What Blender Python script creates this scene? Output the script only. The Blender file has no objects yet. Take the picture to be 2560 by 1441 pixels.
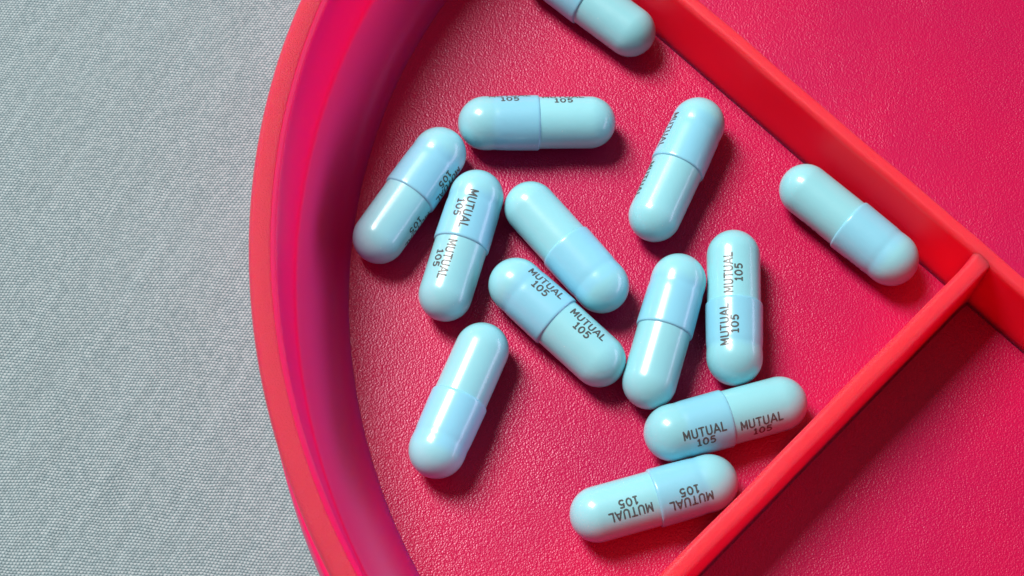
import bpy, bmesh, math, random
from mathutils import Matrix, Vector

MM = 0.001
scene = bpy.context.scene
col = scene.collection
R = math.radians

# ------------------------------------------------------------------ camera
cam_d = bpy.data.cameras.new('camera')
cam_d.sensor_width = 36.0
cam_d.lens = 63.65
cam_d.clip_start = 0.01
cam_d.clip_end = 20.0
cam_d.dof.use_dof = True
cam_d.dof.focus_distance = 0.201
cam_d.dof.aperture_fstop = 55.0
cam = bpy.data.objects.new('camera', cam_d)
col.objects.link(cam)
cam.matrix_world = Matrix((
    (0.99970671, -0.0086189, -0.02263202, -4.638 * MM),
    (0.0, 0.93452652, -0.35589351, -72.933 * MM),
    (0.02421763, 0.35578913, 0.93425243, 191.456 * MM),
    (0, 0, 0, 1)))
scene.camera = cam

# ------------------------------------------------------------------ light
world = bpy.data.worlds.new('World')
scene.world = world
world.use_nodes = True
bg = world.node_tree.nodes['Background']
bg.inputs['Color'].default_value = (1.0, 0.94, 0.95, 1)
bg.inputs['Strength'].default_value = 0.10


def area_light(name, direction, dist, sx, sy, power, color, target=(0.018, 0.0, 0.0)):
    d = Vector(direction).normalized()
    l = bpy.data.lights.new(name, 'AREA')
    l.shape = 'RECTANGLE'
    l.size, l.size_y = sx, sy
    l.energy = power
    l.color = color
    o = bpy.data.objects.new(name, l)
    col.objects.link(o)
    o.location = Vector(target) + d * dist
    o.rotation_euler = (-d).to_track_quat('-Z', 'Y').to_euler()
    return o


EL, AZ = R(52), math.atan2(0.69, -0.72)
area_light('window_light', (math.cos(EL) * math.cos(AZ), math.cos(EL) * math.sin(AZ), math.sin(EL)),
           1.5, 0.46, 0.66, 33.0, (1.0, 0.975, 0.94))
area_light('side_window_light', (0.95, 0.02, 0.20), 1.3, 1.5, 0.36, 11.0, (0.76, 0.70, 1.0))

vs = scene.view_settings
vs.view_transform = 'Standard'
vs.look = 'None'
vs.exposure = 0.0
vs.gamma = 1.0
vs.use_curve_mapping = False


# ------------------------------------------------------------------ helpers
def link(name, me, mat=None, parent=None, smooth=True):
    o = bpy.data.objects.new(name, me)
    col.objects.link(o)
    if mat is not None and not me.materials:
        me.materials.append(mat)
    if parent is not None:
        o.parent = parent
    return o


def tag(o, label=None, cat=None, group=None, kind=None):
    if label:
        o['label'] = label
    if cat:
        o['category'] = cat
    if group:
        o['group'] = group
    if kind:
        o['kind'] = kind


def empty(name, loc):
    o = bpy.data.objects.new(name, None)
    o.empty_display_size = 0.003
    o.location = loc
    col.objects.link(o)
    return o


class NT:
    """small wrapper for building node trees"""
    def __init__(self, name):
        self.mat = bpy.data.materials.new(name)
        self.mat.use_nodes = True
        self.t = self.mat.node_tree
        self.n = self.t.nodes
        self.p = self.n['Principled BSDF']

    def node(self, typ, **kw):
        x = self.n.new(typ)
        for k, v in kw.items():
            setattr(x, k, v)
        return x

    def put(self, sock, v):
        if isinstance(v, bpy.types.NodeSocket):
            self.t.links.new(v, sock)
        else:
            sock.default_value = v

    def math(self, op, a, b=None, c=None, clamp=False):
        m = self.node('ShaderNodeMath', operation=op)
        m.use_clamp = clamp
        self.put(m.inputs[0], a)
        if b is not None:
            self.put(m.inputs[1], b)
        if c is not None:
            self.put(m.inputs[2], c)
        return m.outputs[0]

    def obj_coord(self):
        return self.node('ShaderNodeTexCoord').outputs['Object']

    def noise(self, vec, scale, detail=2.0, rough=0.5, dist=0.0):
        n = self.node('ShaderNodeTexNoise')
        self.put(n.inputs['Vector'], vec)
        n.inputs['Scale'].default_value = scale
        n.inputs['Detail'].default_value = detail
        n.inputs['Roughness'].default_value = rough
        n.inputs['Distortion'].default_value = dist
        return n

    def ramp(self, fac, stops):
        r = self.node('ShaderNodeValToRGB')
        self.put(r.inputs['Fac'], fac)
        e = r.color_ramp.elements
        e[0].position, e[0].color = stops[0][0], (*stops[0][1], 1)
        e[1].position, e[1].color = stops[-1][0], (*stops[-1][1], 1)
        for pos, c in stops[1:-1]:
            k = e.new(pos)
            k.color = (*c, 1)
        return r.outputs['Color']

    def maprange(self, v, a, b, c=0.0, d=1.0, smooth=False):
        m = self.node('ShaderNodeMapRange')
        if smooth:
            m.interpolation_type = 'SMOOTHSTEP'
        self.put(m.inputs['Value'], v)
        for k, x in (('From Min', a), ('From Max', b), ('To Min', c), ('To Max', d)):
            self.put(m.inputs[k], x)
        return m.outputs['Result']

    def bump(self, height, dist, strength=1.0, normal=None):
        b = self.node('ShaderNodeBump')
        b.inputs['Strength'].default_value = strength
        b.inputs['Distance'].default_value = dist
        self.put(b.inputs['Height'], height)
        if normal is not None:
            self.put(b.inputs['Normal'], normal)
        return b.outputs['Normal']

    def mix(self, fac, a, b, mode='MIX'):
        m = self.node('ShaderNodeMix', data_type='RGBA', blend_type=mode)
        self.put(m.inputs[0], fac)
        for s, v in ((m.inputs[6], a), (m.inputs[7], b)):
            if isinstance(v, tuple) and len(v) == 3:
                v = (*v, 1)
            self.put(s, v)
        return m.outputs[2]

    def rgb(self, v):
        c = self.node('ShaderNodeCombineColor')
        for i in range(3):
            self.put(c.inputs[i], v)
        return c.outputs[0]

    def set(self, **kw):
        for k, v in kw.items():
            key = {'base': 'Base Color', 'rough': 'Roughness', 'ior': 'IOR', 'sss': 'Subsurface Weight',
                   'sssr': 'Subsurface Radius', 'ssss': 'Subsurface Scale', 'spec': 'Specular IOR Level',
                   'coat': 'Coat Weight', 'coatr': 'Coat Roughness', 'normal': 'Normal',
                   'sheen': 'Sheen Weight', 'sheenr': 'Sheen Roughness', 'tint': 'Specular Tint',
                   'sheent': 'Sheen Tint', 'sssa': 'Subsurface Anisotropy'}[k]
            if isinstance(v, tuple) and len(v) == 3 and key in ('Base Color', 'Specular Tint', 'Sheen Tint'):
                v = (*v, 1)
            self.put(self.p.inputs[key], v)


# ------------------------------------------------------------------ materials
TABLE_Z = -2.25


def mat_floor():
    m = NT('grained_red_plastic')
    oc = m.obj_coord()
    warp = m.noise(oc, 900, 2, 0.5)
    wv = m.node('ShaderNodeVectorMath', operation='SCALE')
    m.put(wv.inputs[0], warp.outputs['Color'])
    wv.inputs['Scale'].default_value = 0.00014
    ad = m.node('ShaderNodeVectorMath', operation='ADD')
    m.put(ad.inputs[0], oc)
    m.put(ad.inputs[1], wv.outputs[0])
    v = m.node('ShaderNodeTexVoronoi', feature='SMOOTH_F1')
    m.put(v.inputs['Vector'], ad.outputs[0])
    v.inputs['Scale'].default_value = 4700
    v.inputs['Smoothness'].default_value = 0.2
    bumps = m.math('SUBTRACT', 1.0, v.outputs['Distance'])
    n2 = m.noise(ad.outputs[0], 5200, 2, 0.55)
    h = m.math('ADD', m.math('MULTIPLY', bumps, 0.9), m.math('MULTIPLY', n2.outputs['Fac'], 0.28))
    big = m.noise(oc, 60, 3, 0.5)
    patch = m.noise(oc, 130, 3, 0.6)
    h = m.math('MULTIPLY', h, m.maprange(patch.outputs['Fac'], 0.3, 0.7, 0.75, 1.2))
    colr = m.mix(m.maprange(big.outputs['Fac'], 0.35, 0.65), (0.50, 0.0016, 0.070), (0.55, 0.0020, 0.067))
    m.set(base=colr, rough=m.maprange(n2.outputs['Fac'], 0.3, 0.7, 0.28, 0.42), ior=1.49,
          spec=0.55, tint=(1.0, 0.82, 1.0), normal=m.bump(h, 0.000050, 1.0))
    return m.mat


def mat_red(name, base, rough, grain, gd, sss=0.6):
    m = NT(name)
    oc = m.obj_coord()
    n = m.noise(oc, grain, 3, 0.6)
    big = m.noise(oc, 120, 3, 0.55)
    nrm = m.bump(n.outputs['Fac'], gd, 1.0)
    c2 = tuple(x * 0.9 for x in base)
    sep = m.node('ShaderNodeSeparateXYZ')
    m.put(sep.inputs[0], oc)
    top_haze = m.maprange(sep.outputs['Z'], 0.0115, 0.0121)  # frosted top edges: pale specular haze mixed into the base colour
    cc = m.mix(top_haze, m.mix(big.outputs['Fac'], c2, base), (0.80, 0.040, 0.062))
    m.set(base=cc, spec=m.maprange(top_haze, 0, 1, 0.15, 0.35), rough=m.maprange(big.outputs['Fac'], 0.3, 0.7, rough - 0.03, rough + 0.05),
          ior=1.49, sss=sss, sssr=(4.5, 0.25, 0.7), ssss=0.001, normal=nrm, tint=(1.0, 0.6, 0.65))
    return m.mat


def mat_wall():
    """rim wall: satin-frosted on top of the rim, smooth on the inner sweep, with purple reflection put into its colour"""
    m = NT('red_rim_plastic')
    oc = m.obj_coord()
    sep = m.node('ShaderNodeSeparateXYZ')
    m.put(sep.inputs[0], oc)
    z0 = -TABLE_Z * MM
    rad = m.math('SQRT', m.math('ADD', m.math('POWER', sep.outputs['X'], 2.0), m.math('POWER', sep.outputs['Y'], 2.0)))
    frost = m.math('MULTIPLY', m.maprange(sep.outputs['Z'], z0 + 0.0178, z0 + 0.0184), m.maprange(rad, 0.07538, 0.07548))
    low = m.math('MULTIPLY', m.maprange(sep.outputs['Z'], z0 + 0.0072, z0 + 0.0066), m.maprange(rad, 0.0746, 0.0744))
    n = m.noise(oc, 6500, 2, 0.6)
    h = m.math('MULTIPLY', n.outputs['Fac'], frost)
    fine = m.noise(oc, 6000, 2, 0.5)
    h = m.math('ADD', h, m.math('MULTIPLY', fine.outputs['Fac'], 0.04))
    base = m.mix(low, m.mix(frost, (0.99, 0.004, 0.15), (0.62, 0.055, 0.100)), (0.82, 0.005, 0.19))  # lip's pink glow and lower wall's purple reflection put into the colours
    m.set(base=base, rough=m.maprange(frost, 0, 1, 0.42, 0.40), ior=1.49, sss=1.0,
          sssr=(4.5, 0.3, 1.7), ssss=0.001, normal=m.bump(h, 0.00014, 1.0),
          sheen=low, sheenr=0.5, sheent=(0.72, 0.55, 1.0),
          tint=m.mix(low, (1.0, 0.6, 0.7), (0.90, 0.45, 0.9)),
          spec=m.maprange(low, 0, 1, 0.4, 0.3), sssa=0.7)
    return m.mat


def capsule_mat(name, is_cap):
    m = NT(name)
    oc = m.obj_coord()
    info = m.node('ShaderNodeObjectInfo')
    big = m.noise(oc, 260, 2, 0.5)
    body = m.mix(big.outputs['Fac'], (0.275, 0.690, 0.775), (0.302, 0.715, 0.795))
    if is_cap:
        sep = m.node('ShaderNodeSeparateXYZ')
        m.put(sep.inputs[0], oc)
        wob = m.noise(oc, 420, 2, 0.5)
        x = m.math('ADD', sep.outputs['X'], m.math('MULTIPLY', m.math('SUBTRACT', wob.outputs['Fac'], 0.5), 0.0012))
        x = m.math('ADD', x, m.math('MULTIPLY', m.math('SUBTRACT', info.outputs['Random'], 0.4), 0.0016))
        f = m.maprange(x, -0.0062, -0.0050, smooth=True)
        over = m.mix(big.outputs['Fac'], (0.235, 0.635, 0.820), (0.264, 0.665, 0.836))
        base = m.mix(f, (0.280, 0.690, 0.780), over)
    else:
        base = body
    sm = m.noise(oc, 520, 3, 0.5)
    scuff = m.noise(oc, 2600, 2, 0.6)
    base = m.mix(m.maprange(scuff.outputs['Fac'], 0.73, 0.80, 0.0, 0.6), base, (0.80, 0.90, 0.92))
    vary = m.maprange(info.outputs['Random'], 0, 1, 0.93, 1.05)
    base = m.mix(1.0, base, m.rgb(vary), 'MULTIPLY')
    m.set(base=base, rough=0.36, ior=1.45, spec=0.35, coat=0.62, coatr=0.17,
          normal=m.bump(sm.outputs['Fac'], 0.00003, 1.0))
    return m.mat


def mat_ink():
    m = NT('grey_printing_ink')
    n = m.noise(m.obj_coord(), 3500, 3, 0.6)
    info = m.node('ShaderNodeObjectInfo')
    wear = m.math('MULTIPLY', m.maprange(n.outputs['Fac'], 0.45, 0.75), m.maprange(info.outputs['Random'], 0, 1, 0.1, 0.55))
    m.set(base=m.mix(wear, (0.078, 0.092, 0.094), (0.22, 0.34, 0.36)), rough=0.45, spec=0.12, coat=0.28, coatr=0.18)
    return m.mat


def mat_cloth():
    m = NT('blue_grey_woven_cloth')
    oc = m.obj_coord()
    wob = m.noise(oc, 140, 3, 0.55)
    sep = m.node('ShaderNodeSeparateXYZ')
    m.put(sep.inputs[0], oc)
    sw = m.node('ShaderNodeSeparateXYZ')
    m.put(sw.inputs[0], wob.outputs['Color'])
    X = m.math('ADD', sep.outputs['X'], m.math('MULTIPLY', m.math('SUBTRACT', sw.outputs['X'], 0.5), 0.0011))
    Y = m.math('ADD', sep.outputs['Y'], m.math('MULTIPLY', m.math('SUBTRACT', sw.outputs['Y'], 0.5), 0.0011))
    P, Q = 0.00039, 0.00032
    Yr = m.math('ADD', Y, m.math('MULTIPLY', X, 0.06))
    t = m.math('DIVIDE', Yr, Q)
    row = m.math('FLOOR', t)
    ft = m.math('SUBTRACT', t, row)
    s = m.math('DIVIDE', m.math('SUBTRACT', X, m.math('MULTIPLY', Y, 0.36)), P)
    s = m.math('SUBTRACT', s, m.math('MULTIPLY', row, 0.2))
    cell = m.math('FLOOR', s)
    fs = m.math('SUBTRACT', s, cell)
    # over-thread: narrow bright stroke on one side of the cell, cross-thread along its top, pore between
    a = m.math('ABSOLUTE', m.math('SUBTRACT', fs, 0.5))
    stroke = m.math('SUBTRACT', 1.0, m.math('POWER', m.math('MULTIPLY', a, 2.0), 2.0))
    b = m.math('ABSOLUTE', m.math('SUBTRACT', ft, 0.5))
    leng = m.math('SUBTRACT', 1.0, m.math('POWER', m.math('MULTIPLY', b, 2.0), 4.0))
    over = m.math('MULTIPLY', stroke, leng)
    cross = m.math('MULTIPLY', m.math('SUBTRACT', 1.0, stroke),
                   m.math('SUBTRACT', 1.0, m.math('POWER', m.math('MULTIPLY', m.math('ABSOLUTE', m.math('SUBTRACT', ft, 0.72)), 3.0), 2.0), clamp=True))
    h = m.math('ADD', over, m.math('MULTIPLY', cross, 0.55))
    fuzz = m.noise(oc, 5000, 3, 0.65)
    cv = m.node('ShaderNodeCombineXYZ')
    m.put(cv.inputs[0], cell)
    m.put(cv.inputs[1], row)
    wn = m.node('ShaderNodeTexWhiteNoise', noise_dimensions='2D')
    m.put(wn.inputs['Vector'], cv.outputs[0])
    h = m.math('ADD', h, m.math('MULTIPLY', m.math('SUBTRACT', fuzz.outputs['Fac'], 0.5), 0.5))
    hc = m.math('ADD', h, m.math('MULTIPLY', m.math('SUBTRACT', wn.outputs['Value'], 0.5), 0.22))
    c = m.ramp(hc, [(0.0, (0.062, 0.112, 0.134)), (0.40, (0.185, 0.268, 0.296)), (0.75, (0.305, 0.41, 0.442)), (1.0, (0.49, 0.575, 0.60))])
    blotch = m.noise(oc, 55, 4, 0.6)
    c = m.mix(m.maprange(blotch.outputs['Fac'], 0.3, 0.7, 0.0, 0.20), c, (0.30, 0.41, 0.44))
    mp = m.node('ShaderNodeMapping', vector_type='TEXTURE')
    m.put(mp.inputs['Vector'], oc)
    mp.inputs['Rotation'].default_value = (0, 0, R(64))
    mp.inputs['Scale'].default_value = (1 / 45, 1 / 800, 1)
    slub = m.noise(mp.outputs[0], 1.0, 3, 0.6)
    c = m.mix(1.0, c, m.rgb(m.maprange(slub.outputs['Fac'], 0.25, 0.75, 0.88, 1.04)), 'MULTIPLY')
    m.set(base=c, rough=0.85, spec=0.25, sheen=0.15, sheenr=0.5, normal=m.bump(h, 0.00007, 0.7))
    return m.mat


M_floor = mat_floor()
M_wall = mat_wall()
M_div = mat_red('red_divider_plastic', (0.95, 0.009, 0.040), 0.42, 5500, 0.00003, 1.0)
M_body = capsule_mat('pale_cyan_gelatin', False)
M_cap = capsule_mat('light_blue_gelatin', True)
M_ink = mat_ink()
M_cloth = mat_cloth()

# ------------------------------------------------------------------ setting: tablecloth
CX, CY = 50.2, 0.4        # centre of the round tray (mm)


def make_cloth():
    n = 150
    half = 330.0
    rnd = random.Random(4)
    ph = [(rnd.uniform(0, 6.28), rnd.uniform(0.012, 0.05), rnd.uniform(0, 6.28)) for _ in range(9)]
    verts, faces = [], []
    for j in range(n + 1):
        for i in range(n + 1):
            x = CX - half + 2 * half * i / n
            y = CY - half + 2 * half * j / n
            r = math.hypot(x - CX, y - CY)
            k = min(1.0, max(0.0, (r - 80.0) / 25.0))
            z = sum(math.sin(f * (x * math.cos(d) + y * math.sin(d)) + p) for p, f, d in ph) * 0.07 * k
            verts.append((x * MM, y * MM, (TABLE_Z + z - 0.25 * k) * MM))
    for j in range(n):
        for i in range(n):
            a = j * (n + 1) + i
            faces.append((a, a + 1, a + n + 2, a + n + 1))
    me = bpy.data.meshes.new('tablecloth')
    me.from_pydata(verts, [], faces)
    me.polygons.foreach_set('use_smooth', [True] * len(me.polygons))
    o = link('tablecloth', me, M_cloth)
    sol = o.modifiers.new('thickness', 'SOLIDIFY')
    sol.thickness = 0.5 * MM
    sol.offset = -1
    tag(o, 'pale blue-grey woven cloth lying flat under the red tray', None, None, 'structure')
    return o


make_cloth()

# ------------------------------------------------------------------ tray
tray = empty('divided_tray', (CX * MM, CY * MM, TABLE_Z * MM))
tag(tray, 'round translucent red plastic tray with tall rim and inner dividers', 'tray')
OFF = -TABLE_Z            # parts are written with z = 0 at the tray floor


def revolve(name, prof, segs, closed=True, sharp=35):
    """prof: list of (r, z) in mm, revolved round z; closed loops back to its start"""
    me = bpy.data.meshes.new(name)
    verts, faces = [], []
    n = len(prof)
    for s in range(segs):
        a = 2 * math.pi * s / segs
        for r, z in prof:
            verts.append((r * math.cos(a) * MM, r * math.sin(a) * MM, z * MM))
    for s in range(segs):
        s2 = (s + 1) % segs
        for i in range(n if closed else n - 1):
            j = (i + 1) % n
            faces.append((s * n + i, s2 * n + i, s2 * n + j, s * n + j))
    me.from_pydata(verts, [], faces)
    me.update()
    bm = bmesh.new()
    bm.from_mesh(me)
    bmesh.ops.recalc_face_normals(bm, faces=bm.faces)
    bm.to_mesh(me)
    bm.free()
    me.polygons.foreach_set('use_smooth', [True] * len(me.polygons))
    me.set_sharp_from_angle(angle=R(sharp))
    return me


# floor disc
prof = [(68.7, 0.0), (68.7, -1.5)]
me = bpy.data.meshes.new('floor')
bm = bmesh.new()
SEG = 256
top = [bm.verts.new((68.62 * math.cos(2 * math.pi * i / SEG) * MM, 68.62 * math.sin(2 * math.pi * i / SEG) * MM, OFF * MM)) for i in range(SEG)]
bot = [bm.verts.new((v.co.x, v.co.y, (OFF - 1.5) * MM)) for v in top]
bm.faces.new(top)
bm.faces.new(list(reversed(bot)))
for i in range(SEG):
    j = (i + 1) % SEG
    bm.faces.new((top[j], top[i], bot[i], bot[j]))
bmesh.ops.recalc_face_normals(bm, faces=bm.faces)
bm.to_mesh(me)
bm.free()
tf = link('floor', me, M_floor, tray)
tf['label'] = 'pink-red tray floor with leather-like grain'

# rim wall: inner sweep, small ledge, upright lip, frosted flat top, outer face, foot
prof = [(68.5, -0.02)]
P0, P1, P2, P3 = (68.5, 0.0), (71.0, 0.06), (71.5, 2.9), (73.75, 6.6)
for i in range(1, 19):
    t = i / 18
    b0, b1, b2, b3 = (1 - t) ** 3, 3 * t * (1 - t) ** 2, 3 * t * t * (1 - t), t ** 3
    prof.append(tuple(b0 * P0[k] + b1 * P1[k] + b2 * P2[k] + b3 * P3[k] for k in (0, 1)))
prof += [(73.86, 6.85), (73.98, 7.12), (74.08, 7.42), (74.16, 7.8), (74.22, 8.2)]
for i in range(1, 9):
    prof.append((74.22 + 0.63 * i / 8, 8.2 + 10.9 * i / 8))
prof += [(74.9, 19.35), (75.1, 19.6), (75.38, 19.84), (75.5, 19.97), (75.62, 20.0), (76.3, 20.03), (76.9, 20.0),
         (77.25, 19.92), (77.5, 19.75), (77.65, 19.5), (77.7, 19.2)]
prof += [(77.65, 18.9), (77.5, 18.7), (77.2, 18.6), (76.5, 18.55), (76.0, 18.4), (75.8, 18.0)]
for i in range(1, 7):
    prof.append((75.8 - 0.8 * i / 6, 18.0 - 9.9 * i / 6))
prof += [(75.02, 7.8), (75.4, 7.45), (77.4, 7.3), (77.8, 7.1), (77.95, 6.7)]
prof += [(77.95 + 0.2 * i / 4, 6.7 - 7.1 * i / 4) for i in range(1, 5)]
prof += [(78.05, -1.6), (77.6, -2.15), (76.8, -2.24), (75.6, -2.24), (75.2, -1.6), (68.5, -1.5)]
prof = [(r, z + OFF) for r, z in prof]
# divider parts are separate, the wall is one revolved ring
rim = link('rim_wall', revolve('rim_wall', prof, 320, True, 40), M_wall, tray)
rim.data.materials[0] = M_wall
rim['label'] = 'curved red rim wall with frosted flat top edge'


def divider(name, p0, direction, length, w_base, w_top, h, label, joint=0.0):
    """a tapering bar with a rounded top; p0 is the middle of its start (mm, world), lying along direction"""
    d = Vector((direction[0], direction[1], 0)).normalized()
    n = Vector((-d.y, d.x, 0))
    rr = 0.62
    sec = [(-w_base / 2 - 0.35, -0.05), (-w_base / 2 - 0.12, 0.10), (-w_base / 2, 0.4)]
    for i in range(6):
        a = R(90) * i / 5
        sec.append((-w_top / 2 + rr - rr * math.cos(a), h - rr + rr * math.sin(a)))
    sec += [(-x, z) for x, z in reversed(sec)]
    steps = 110
    verts, faces = [], []
    k = len(sec)
    rnd = random.Random(len(name))
    for s in range(steps + 1):
        t = length * s / steps
        wob = 0.05 * math.sin(t * 0.21 + rnd.random() * 0.1) + 0.03 * math.sin(t * 0.53)
        for x, z in sec:
            flare = 1.0 + joint * 0.2 * math.exp(-max(0.0, t - 0.7) / 0.55)
            q = Vector((p0[0] - CX, p0[1] - CY, 0)) + d * t + n * (x * flare + wob * (z / h))
            verts.append((q.x * MM, q.y * MM, (z + OFF) * MM))
    for s in range(steps):
        for i in range(k - 1):
            a = s * k + i
            faces.append((a, a + k, a + k + 1, a + 1))
        faces.append((s * k + k - 1, (s + 1) * k + k - 1, (s + 1) * k, s * k))
    faces.append(tuple(range(k)))
    faces.append(tuple(reversed(range(steps * k, steps * k + k))))
    me = bpy.data.meshes.new(name)
    me.from_pydata(verts, [], faces)
    bm = bmesh.new()
    bm.from_mesh(me)
    bmesh.ops.recalc_face_normals(bm, faces=bm.faces)
    bm.to_mesh(me)
    bm.free()
    me.polygons.foreach_set('use_smooth', [True] * len(me.polygons))
    me.set_sharp_from_angle(angle=R(50))
    o = link(name, me, M_div, tray)
    o['label'] = label
    return o


LD = Vector((0.7107, -0.7035))
LN = Vector((0.7035, 0.7107))
SD = Vector((-0.7071, -0.7071))
SN = Vector((0.7071, -0.7071))


def chord(dirv, nrm, off):
    """ends of the chord of the tray circle along dirv at offset off (mm from origin)"""
    o = Vector((CX, CY))
    foot = o + nrm * (off - o.dot(nrm))
    half = math.sqrt(74.0 ** 2 - (foot - o).length ** 2)
    return foot, half


foot, half = chord(LD, LN, 36.55)
start = foot - LD * half
divider('divider', start, LD, 2 * half, 2.1, 1.75, 10.3, 'long red divider wall running right across the tray')
foot2, half2 = chord(SD, SN, 36.0)
# where the short divider meets the long one
A2 = Matrix(((LN.x, LN.y), (SN.x, SN.y))).inverted() @ Vector((36.55, 36.0))
L2 = (foot2 + SD * half2 - A2).dot(SD)
divider('divider', A2 + SD * 0.15, SD, L2 - 0.15, 2.45, 2.0, 10.17, 'short red divider wall meeting the long one at a right angle', 1.0)

# ------------------------------------------------------------------ capsules
RC, RB, SP = 3.2, 3.0, 12.32
HX = SP / 2


def r_cap(x):
    """outer radius of the cap at axial place x (mm, from the capsule's middle)"""
    if x <= -HX:
        u = (x + HX) / 3.14
        return 3.1 * math.sqrt(max(0.0, 1 - u * u))
    base = 3.1 + (RC - 3.1) * min(1.0, (x + HX) / (HX - 0.6))
    groove = -0.05 * math.exp(-((x + 5.15) / 0.42) ** 2)
    return base + groove


def r_body(x):
    if x >= HX:
        u = (x - HX) / 3.02
        return RB * math.sqrt(max(0.0, 1 - u * u))
    return RB


def lathe_x(name, prof, segs, mat):
    """prof: (x, r) list; ends with r = 0 become single points"""
    bm = bmesh.new()
    rings = []
    for x, r in prof:
        if r < 1e-6:
            rings.append([bm.verts.new((x * MM, 0, 0))])
        else:
            rings.append([bm.verts.new((x * MM, r * math.cos(2 * math.pi * i / segs) * MM, r * math.sin(2 * math.pi * i / segs) * MM)) for i in range(segs)])
    for a, b in zip(rings, rings[1:]):
        for i in range(segs):
            j = (i + 1) % segs
            if len(a) == 1:
                bm.faces.new((a[0], b[i], b[j]))
            elif len(b) == 1:
                bm.faces.new((a[j], a[i], b[0]))
            else:
                bm.faces.new((a[j], a[i], b[i], b[j]))
    bmesh.ops.recalc_face_normals(bm, faces=bm.faces)
    me = bpy.data.meshes.new(name)
    bm.to_mesh(me)
    bm.free()
    me.polygons.foreach_set('use_smooth', [True] * len(me.polygons))
    me.set_sharp_from_angle(angle=R(40))
    me.materials.append(mat)
    return me


CAPSEG = 112
prof = []
for i in range(21):
    a = R(90) * i / 20
    prof.append((-HX - 3.14 * math.cos(a), r_cap(-HX - 3.14 * math.cos(a)) if i else 0.0))
x = -HX
for i in range(1, 25):
    xx = -HX + (HX - 0.6) * i / 24
    prof.append((xx, r_cap(xx)))
prof += [(-0.3, RC), (-0.13, RC - 0.006), (-0.05, RC - 0.035), (0.0, RC - 0.08), (0.04, RC - 0.14), (0.07, RB - 0.01), (-5.0, RB - 0.06)]
me_cap = lathe_x('cap', prof, CAPSEG, M_cap)
prof = [(-4.9, 0.0), (-4.88, RB - 0.1), (-4.5, RB - 0.03), (-3.0, RB - 0.02), (-1.0, RB), (0.4, RB)]
for i in range(1, 13):
    prof.append((0.4 + (HX - 0.4) * i / 12, RB))
for i in range(1, 21):
    a = R(90) * i / 20
    xx = HX + 3.02 * math.sin(a)
    prof.append((xx, RB * math.cos(a) if i < 20 else 0.0))
me_body = lathe_x('body', prof, CAPSEG, M_body)


# ---- lettering: pen strokes wrapped round the capsule
def arc(cx, cy, rx, ry, a0, a1, n=18):
    return [(cx + rx * math.cos(R(a0 + (a1 - a0) * i / n)), cy + ry * math.sin(R(a0 + (a1 - a0) * i / n))) for i in range(n + 1)]


GL = {
    'M': (0.74, [[(0.06, 0), (0.06, 1)], [(0.06, 1), (0.37, 0.22)], [(0.37, 0.22), (0.68, 1)], [(0.68, 1), (0.68, 0)]]),
    'U': (0.66, [[(0.06, 1), (0.06, 0.32)] + arc(0.33, 0.29, 0.27, 0.26, 180, 360) + [(0.60, 0.32), (0.60, 1)]]),
    'T': (0.62, [[(0.0, 0.96), (0.62, 0.96)], [(0.31, 0.96), (0.31, 0)]]),
    'A': (0.70, [[(0.0, 0), (0.35, 1)], [(0.35, 1), (0.70, 0)], [(0.12, 0.30), (0.58, 0.30)]]),
    'L': (0.52, [[(0.06, 1), (0.06, 0.05)], [(0.0, 0.05), (0.52, 0.05)]]),
    '1': (0.46, [[(0.24, 0.0), (0.24, 1.0)], [(0.24, 0.97), (0.06, 0.78)], [(0.02, 0.05), (0.46, 0.05)]]),
    '0': (0.72, [arc(0.36, 0.5, 0.29, 0.45, 90, 450, 36)]),
    '5': (0.62, [[(0.56, 0.95), (0.14, 0.95)], [(0.14, 0.97), (0.09, 0.50)],
                 [(0.09, 0.50)] + arc(0.29, 0.33, 0.28, 0.28, 120, -140, 26)]),
}


def line_strokes(text, height, total, y0):
    """strokes of one line, centred at x = 0 with its middle at y0 (mm)"""
    widths = [GL[ch][0] for ch in text]
    gap = 0.20
    raw = sum(widths) + gap * (len(text) - 1)
    k = total / raw
    out, x = [], -total / 2
    for ch, w in zip(text, widths):
        for st in GL[ch][1]:
            out.append([(x + px * k, y0 + (py - 0.5) * height) for px, py in st])
        x += (w + gap) * k
    return out


def resample(st, step=0.09):
    out = [st[0]]
    for a, b in zip(st, st[1:]):
        L = math.hypot(b[0] - a[0], b[1] - a[1])
        n = max(1, int(math.ceil(L / step)))
        for i in range(1, n + 1):
            out.append((a[0] + (b[0] - a[0]) * i / n, a[1] + (b[1] - a[1]) * i / n))
    return out


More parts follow.
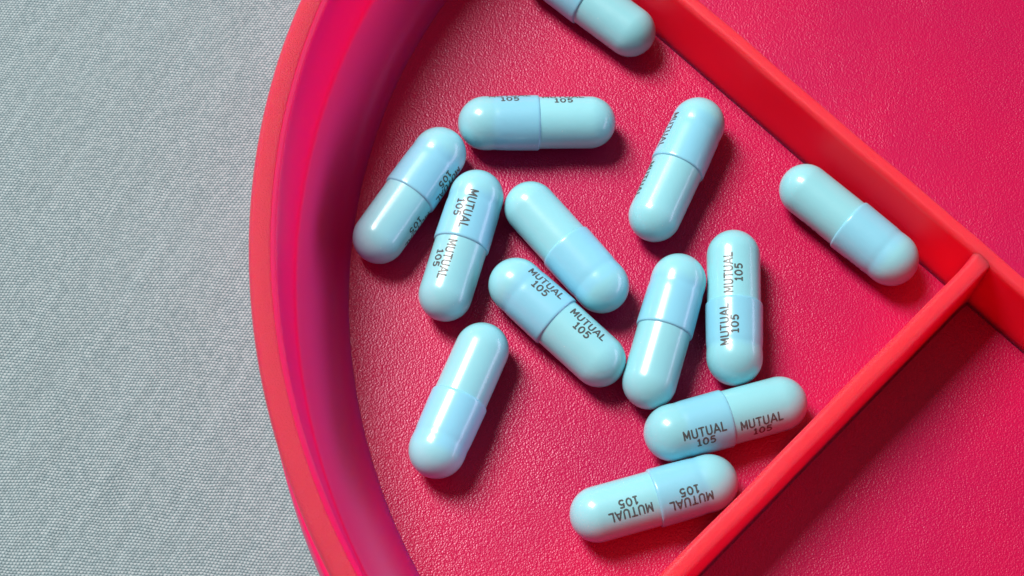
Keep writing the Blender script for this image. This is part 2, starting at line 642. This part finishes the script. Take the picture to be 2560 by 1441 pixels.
def imprint_mesh(name, xc, rfun, R0):
    """MUTUAL over 105; MUTUAL's mid-line at roll 0 (local +z), letters' tops towards +y"""
    strokes = line_strokes('MUTUAL', 0.98, 4.75, 0.0) + line_strokes('105', 0.86, 2.02, -1.15)
    verts, faces = [], []
    pen = 0.095
    rnd = random.Random(7)
    for si, st in enumerate(strokes):
        pts = resample(st)
        n = len(pts)
        base = len(verts)
        lift = 0.008 + 0.0006 * si
        closed = math.hypot(pts[0][0] - pts[-1][0], pts[0][1] - pts[-1][1]) < 1e-6
        # pen stroke with small round ends
        for i, (px, py) in enumerate(pts):
            if closed:
                a, b = pts[(i - 1) % (n - 1)], pts[(i + 1) % (n - 1)]
            else:
                a, b = pts[max(0, i - 1)], pts[min(n - 1, i + 1)]
            tx, ty = b[0] - a[0], b[1] - a[1]
            L = math.hypot(tx, ty) or 1
            tx, ty = tx / L, ty / L
            w = pen * (1 + 0.10 * (rnd.random() - 0.5))
            ex = 0.0
            if not closed and i == 0:
                ex, w = -pen * 0.5, w * 0.75
            if not closed and i == n - 1:
                ex, w = pen * 0.5, w * 0.75
            for s in (-1, 1):
                u = px + tx * ex - ty * w * s
                v = py + ty * ex + tx * w * s
                X = xc + u
                r = rfun(X) + lift
                ang = v / R0
                verts.append((X * MM, r * math.sin(ang) * MM, r * math.cos(ang) * MM))
        for i in range(n - 1):
            a = base + 2 * i
            faces.append((a, a + 2, a + 3, a + 1))
    me = bpy.data.meshes.new(name)
    me.from_pydata(verts, [], faces)
    me.polygons.foreach_set('use_smooth', [True] * len(me.polygons))
    me.materials.append(M_ink)
    return me


me_print_cap = imprint_mesh('imprint', -3.35, r_cap, 3.16)
me_print_body = imprint_mesh('imprint', 3.06, r_body, RB)

# x, y (mm), heading of the cap-to-body axis (deg), roll of the lettering on cap and body (deg, None = underneath), label
CAPSULES = [
    (2.86, 19.24, 1.6, (-56.1, -54.5), 'blue capsule lying level above the others, lettering cut off along its top edge'),
    (-11.70, 9.95, -122.6, (-80.6, -93.7), 'blue capsule nearest the curved rim, slanting, lettering down its right side'),
    (-5.79, 3.88, -105.9, (1.5, 13.9), 'blue capsule with pale lettering in its highlight, second from the curved rim'),
    (5.97, 3.89, 129.7, None, 'plain-sided blue capsule slanting down right, resting against a lettered parallel one'),
    (4.93, -5.22, -43.5, (-33.7, -28.9), 'lettered blue capsule slanting down right, cap up left, centre of the pile'),
    (18.78, 13.50, -114.8, (60.3, 68.5), 'blue capsule standing apart, squeezed lettering along its left edge'),
    (38.04, 6.93, 137.4, (-131.0, -131.5), 'plain-looking blue capsule lying along the long divider near the corner'),
    (16.75, -6.14, -106.7, None, 'plain-sided blue capsule with long highlight, beside the upright lettered one'),
    (24.64, -3.15, 88.0, (-28.1, -19.6), 'upright blue capsule with its lettering reading upwards, cap at the bottom'),
    (23.23, -16.12, 16.0, (27.6, 38.8), 'blue capsule with upright readable lettering, tip close to the short divider'),
    (15.06, -25.13, -164.1, (-36.7, -27.1), 'lowest blue capsule with upside-down lettering, its end tucked behind the short divider'),
    (-5.75, -14.17, 67.6, None, 'plain-sided blue capsule lying alone at lower left, touching no other'),
    (9.09, 35.29, -39.3, (-84.0, -86.0), 'blue capsule cut off by the top edge of the picture, beside the long divider'),
]
tilt = math.asin((RC - RB) / SP)
# how far each cap is pushed on differs a little (mm)
PUSH = [-0.26, -0.14, -0.10, -0.08, 0.14, 0.26, 0.06, -0.04, -0.26, 0.0, 0.14, 0.06, 0.0]
for (x, y, ang, roll, label), push in zip(CAPSULES, PUSH):
    t = empty('capsule', (x * MM, y * MM, 0.0))
    t.rotation_euler = (0, 0, R(ang))
    tag(t, label, 'capsule', 'blue capsules lying in the red tray')
    pose = Matrix.Translation((0, 0, (RC + RB) / 2 * MM)) @ Matrix.Rotation(tilt, 4, 'Y')
    for nm, me, pr, k in (('cap', me_cap, me_print_cap, 0), ('body', me_body, me_print_body, 1)):
        p = link(nm, me, None, t)
        p.matrix_local = pose @ Matrix.Translation(((k - 0.5) * push * MM, 0, 0))
        if roll is not None:
            q = link('imprint', pr, None, p)
            q.rotation_euler = (R(roll[k]), 0, 0)

# ------------------------------------------------------------------ render settings
scene.render.engine = 'CYCLES'
cy = scene.cycles
cy.max_bounces = 6
cy.diffuse_bounces = 3
cy.glossy_bounces = 3
cy.sample_clamp_indirect = 6.0
cy.use_adaptive_sampling = True
cy.adaptive_threshold = 0.02
cy.use_denoising = True
try:
    cy.denoiser = 'OPENIMAGEDENOISE'
    cy.denoising_input_passes = 'RGB_ALBEDO_NORMAL'
except Exception:
    pass
